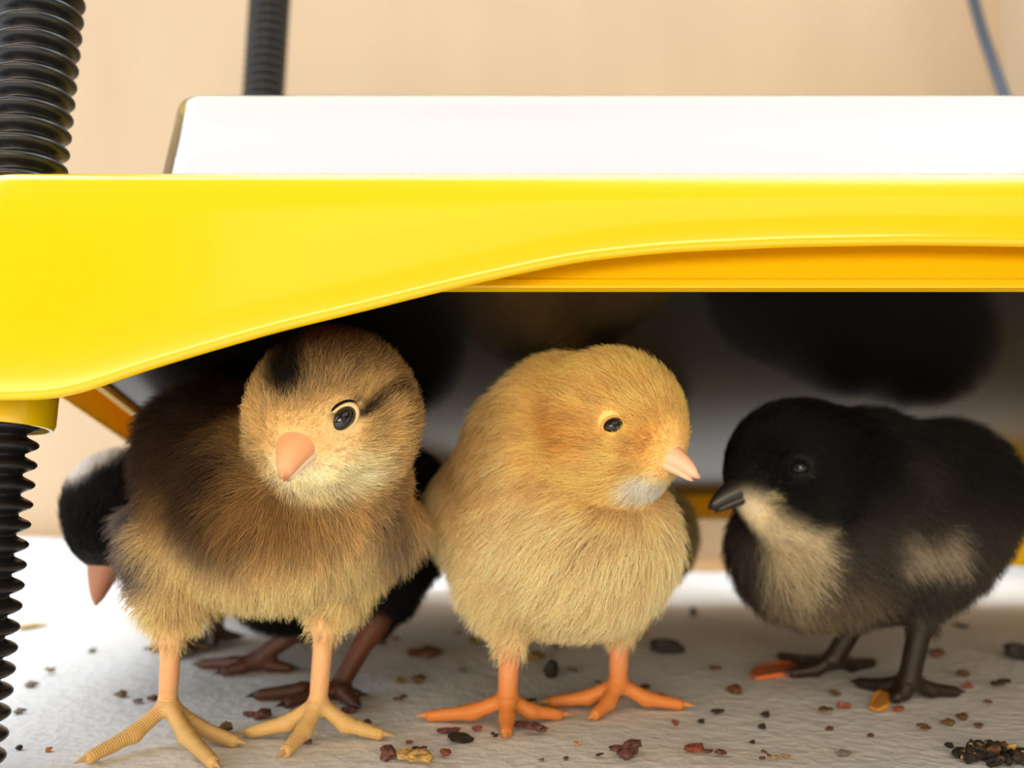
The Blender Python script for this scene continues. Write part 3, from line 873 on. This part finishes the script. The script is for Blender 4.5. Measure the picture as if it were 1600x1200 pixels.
def crumb(px, py, w, h, col, label, group='feed crumbs scattered on the pad', lumps=1, name='feed_crumb', flat=1.0):
    key = (col, lumps, random.randrange(3))
    if key not in CMESH: CMESH[key] = crumb_mesh('crumb', hash(key[1:]) % 1000 + len(CMESH), MC[col], lumps)
    p = fl(px, py); Y = p[1]; k = Y / F
    rx = w * 0.5 * k; w, h = w * 1.22, h * 1.22; rx = w * 0.5 * k; rz = max(h * 0.5 * k * 0.8, 0.0003) * flat; ry = max(rz * 1.1, rx * 0.8)
    o = bpy.data.objects.new(name, CMESH[key]); C.objects.link(o)
    o.location = (p[0], p[1], rz * 0.8 - 0.0002); o.scale = (rx, ry, rz); o.rotation_euler = (0, 0, random.uniform(-0.5, 0.5))
    return tag(o, label, 'crumb', group)
big = [
 (75, 1052, 22, 14, 'olive', 'olive crumb on the pad beside the black threaded front leg'),
 (187, 1087, 18, 10, 'olive', 'small olive crumb on the pad left of the brown chick\'s shank'),
 (237, 1093, 14, 9, 'brown', 'small brown crumb almost touching the brown chick\'s left shank'),
 (356, 1146, 34, 30, 'olive', 'round olive pellet between the toes of the brown chick', 2),
 (660, 1026, 44, 18, 'brown', 'wide dark olive crumb on the pad left behind the yellow chick\'s leg'),
 (655, 1066, 20, 14, 'brown', 'brown crumb just below the wide dark olive crumb'),
 (743, 1003, 28, 12, 'olive', 'flat olive crumb behind the yellow chick just left of its shank'),
 (832, 1031, 28, 15, 'olive', 'olive brown crumb right of the yellow chick\'s left shank'),
 (860, 1056, 26, 24, 'black', 'black crumb between the two legs of the yellow chick'),
 (937, 998, 34, 16, 'olive', 'olive crumb directly behind the yellow chick\'s right shank'),
 (1042, 1019, 40, 26, 'black', 'largest black crumb on the pad between yellow and black chicks'),
 (1116, 1048, 22, 14, 'brown', 'brown crumb right of the largest black crumb'),
 (937, 1072, 36, 14, 'brown', 'brown crumb behind the yellow chick\'s right foot'),
 (625, 1095, 20, 12, 'plum', 'plum crumb left of the yellow chick\'s left foot'),
 (832, 1099, 22, 12, 'dark', 'dark crumb above the inner toe of the yellow chick\'s left foot'),
 (716, 1155, 42, 11, 'dark', 'long dark crumb below the yellow chick\'s left toe'),
 (703, 1143, 26, 9, 'plum', 'thin plum crumb just above the long dark crumb'),
 (772, 1152, 18, 14, 'dark', 'dark crumb left of the yellow chick\'s middle claw'),
 (826, 1144, 54, 22, 'plum', 'plum and black crumb cluster right of the yellow chick\'s middle claw', 3),
 (608, 1183, 30, 22, 'plum', 'pointed plum crumb at front edge left of the olive cluster'),
 (652, 1186, 60, 28, 'straw', 'golden olive crumb cluster at the front edge of the pad', 6),
 (655, 1171, 26, 10, 'plum', 'flat plum crumb resting behind the golden olive cluster'),
 (700, 1178, 28, 16, 'red', 'reddish crumb right of the golden olive cluster'),
 (905, 1165, 14, 9, 'orange', 'tiny orange crumb in front of the yellow chick\'s feet'),
 (939, 1182, 15, 9, 'dark', 'little dark crumb left of the knobbly plum cluster'),
 (978, 1182, 50, 28, 'plum', 'knobbly plum crumb cluster in front of the yellow chick\'s right foot', 5),
 (1060, 1135, 18, 14, 'red', 'red crumb below the right toe of the yellow chick'),
 (1084, 1173, 28, 13, 'red', 'red sliver crumb left of the plum seed at front'),
 (1118, 1180, 32, 14, 'plum', 'long plum seed crumb right of the red sliver'),
 (1125, 1117, 30, 13, 'dark', 'dark oval crumb on the pad below the black chick\'s beak'),
 (1192, 1185, 22, 15, 'plum', 'dark plum crumb beside the yellowish husk at front'),
 (1219, 1181, 32, 9, 'straw', 'thin yellowish husk right of the dark plum crumb'),
 (1150, 1081, 22, 13, 'brown', 'brown crumb left of the orange wood shaving'),
 (1297, 1086, 28, 14, 'brown', 'brown crumb between the black chick\'s two feet'),
 (1288, 1115, 26, 14, 'brown', 'reddish brown crumb below the black chick\'s far foot'),
 (1435, 1138, 32, 15, 'brown', 'reddish brown crumb below the black chick\'s near foot'),
 (1500, 980, 36, 10, 'dark', 'dark crumb on the bright pad behind the black chick'),
 (1594, 1030, 34, 30, 'black', 'black crumb at the right edge beyond the black chick\'s foot'),
 (1570, 1075, 40, 20, 'dark', 'dark brown crumb right of the black chick\'s near toe'),
 (1506, 1056, 28, 14, 'brown', 'olive brown crumb right of the black chick\'s near shank'),
 (1540, 1096, 20, 12, 'brown', 'brown crumb below the dark brown crumb at right'),
 (1498, 1179, 20, 13, 'red', 'dark red crumb just left of the big seed clump'),
 (1085, 962, 12, 16, 'grey', 'grey speck standing on the bright far pad between chicks'),
 (60, 980, 60, 14, 'straw', 'pale straw smear on the far pad beside the threaded leg'),
]
for b in big:
    crumb(*b[:6], lumps=b[6] if len(b) > 6 else random.choice((1, 3, 4)), flat=0.5 if b[5].startswith('pale') else 1.0)
small = [(50, 1072, 16, 'grey', 'just below left of the olive crumb beside the threaded leg'), (32, 1113, 14, 'grey', 'midway down the threaded leg\'s right side'), (29, 1169, 12, 'dark', 'close to the threaded leg near the bottom'), (76, 1172, 11, 'orange', 'between threaded leg and brown chick\'s outer claw'),
         (216, 1097, 13, 'grey', 'left of the brown crumb at the brown chick\'s shank'), (143, 1018, 12, 'grey', 'on bright pad below the pecking chick\'s beak'), (627, 1067, 16, 'olive', 'left of the brown crumb under the wide olive crumb'), (640, 1160, 10, 'red', 'above the golden olive cluster'),
         (846, 1188, 8, 'grey', 'at front left of the tiny orange crumb'), (895, 1050, 16, 'grey', 'right of the black crumb between the yellow chick\'s legs'), (870, 1012, 14, 'grey', 'above the black crumb between the yellow chick\'s legs'), (1095, 1128, 11, 'dark', 'left of the dark oval crumb'),
         (1195, 1118, 14, 'dark', 'upper of two specks right of the dark oval crumb'), (1190, 1137, 13, 'dark', 'lower of two specks right of the dark oval crumb'), (1320, 1180, 18, 'grey', 'at front right of the yellowish husk'), (1320, 1105, 18, 'red', 'left of the golden wood flake'),
         (1403, 1110, 16, 'red', 'right of the golden wood flake'), (1465, 1025, 22, 'brown', 'behind the black chick\'s near shank'), (1480, 1132, 20, 'olive', 'below the black chick\'s near claw'), (1505, 1122, 16, 'brown', 'right below the black chick\'s near claw'),
         (1530, 1135, 12, 'brown', 'above the dark seed clump'), (1482, 1166, 13, 'dark', 'just above the dark red crumb beside the seed clump'), (1512, 1074, 16, 'red', 'left of the dark brown crumb at right'), (745, 1140, 14, 'red', 'right of the thin plum crumb'),
         (720, 1050, 14, 'grey', 'in shade left of the yellow chick\'s left shank'), (715, 990, 10, 'olive', 'left of the flat olive crumb behind the yellow chick'), (1030, 1088, 14, 'red', 'upon the pad above the yellow chick\'s right toe'), (1007, 1075, 14, 'brown', 'right of the yellow chick\'s right ankle'),
         (1296, 1140, 12, 'brown', 'below the reddish brown crumb at the far foot'), (1195, 1050, 14, 'brown', 'touching the orange red wood shaving'), (620, 1000, 10, 'olive', 'behind at right of the dark hidden chick\'s leg'), (575, 1130, 14, 'plum', 'above the brown chick\'s rightmost toe'),
         (300, 1160, 12, 'brown', 'between the two front toes of the brown chick'), (480, 1160, 14, 'plum', 'right of the brown chick\'s second foot middle toe'), (412, 1120, 26, 'plum', 'larger of a pair below the hidden chick\'s dark foot'), (390, 1118, 16, 'plum', 'smaller of a pair below the hidden chick\'s dark foot'),
         (545, 1112, 18, 'plum', 'right of the brown chick\'s second ankle'), (1175, 1160, 9, 'dark', 'behind the dark plum crumb'), (1360, 1150, 10, 'brown', 'in front of the golden wood flake'), (885, 1185, 8, 'brown', 'in front of the tiny orange crumb')]
for x, y, w, c, wh in small:
    crumb(x, y, w, w * 0.6, c, 'tiny %s speck %s' % (c, wh), group='tiny specks of feed on the pad', name='feed_speck')
# big dark clump of seeds at the lower right corner
cl = fl(1556, 1183); sroot = empty('seed_clump', cl)
tag(sroot, 'dark clump of seeds and crumbs at the lower right corner of the pad', 'seed clump')
for i in range(60):
    key = (('black', 'dark', 'brown', 'black', 'straw', 'dark')[i % 6], 1, i % 3)
    if key not in CMESH: CMESH[key] = crumb_mesh('crumb', 100 + i, MC[key[0]], 1)
    o = bpy.data.objects.new('seed', CMESH[key]); C.objects.link(o); o.parent = sroot
    a, q = random.uniform(0, 6.28), math.sqrt(random.random())
    o.location = (0.0085 * q * math.cos(a), 0.006 * q * math.sin(a), 0.0008 + random.uniform(0, 0.0026) * (1 - q))
    s = random.uniform(0.0007, 0.0013); o.scale = (s * 1.4, s, s * 0.9); o.rotation_euler = (random.uniform(-0.4, 0.4), random.uniform(-0.4, 0.4), random.uniform(0, 6))
# orange shavings by the black chick's feet
def shaving(pts_px, mat, label, th=0.0008):
    B_ = [fl(x, y) for x, y in pts_px]; n = len(B_)
    V = [b + np.array([0, 0, 0.0003]) for b in B_] + [b + np.array([0, 0, 0.0003 + th * (1 + 0.5 * math.sin(i * 2))]) for i, b in enumerate(B_)]
    fc = [list(range(n))[::-1], [n + i for i in range(n)]] + [(i, (i + 1) % n, n + (i + 1) % n, n + i) for i in range(n)]
    o = mesh_obj('wood_shaving', V, fc, mat, smooth=False)
    return tag(o, label, 'shaving')
shaving([(1172, 1056), (1180, 1046), (1215, 1040), (1250, 1038), (1248, 1054), (1215, 1060), (1180, 1064)][::-1], cm('shaving_red', (200, 104, 48)), 'flat orange red wood shaving in front of the black chick\'s far foot')
shaving([(1358, 1108), (1366, 1090), (1384, 1080), (1392, 1092), (1388, 1108), (1372, 1114)][::-1], cm('shaving_gold', (204, 138, 44)), 'small golden wood flake beside the black chick\'s near toes')
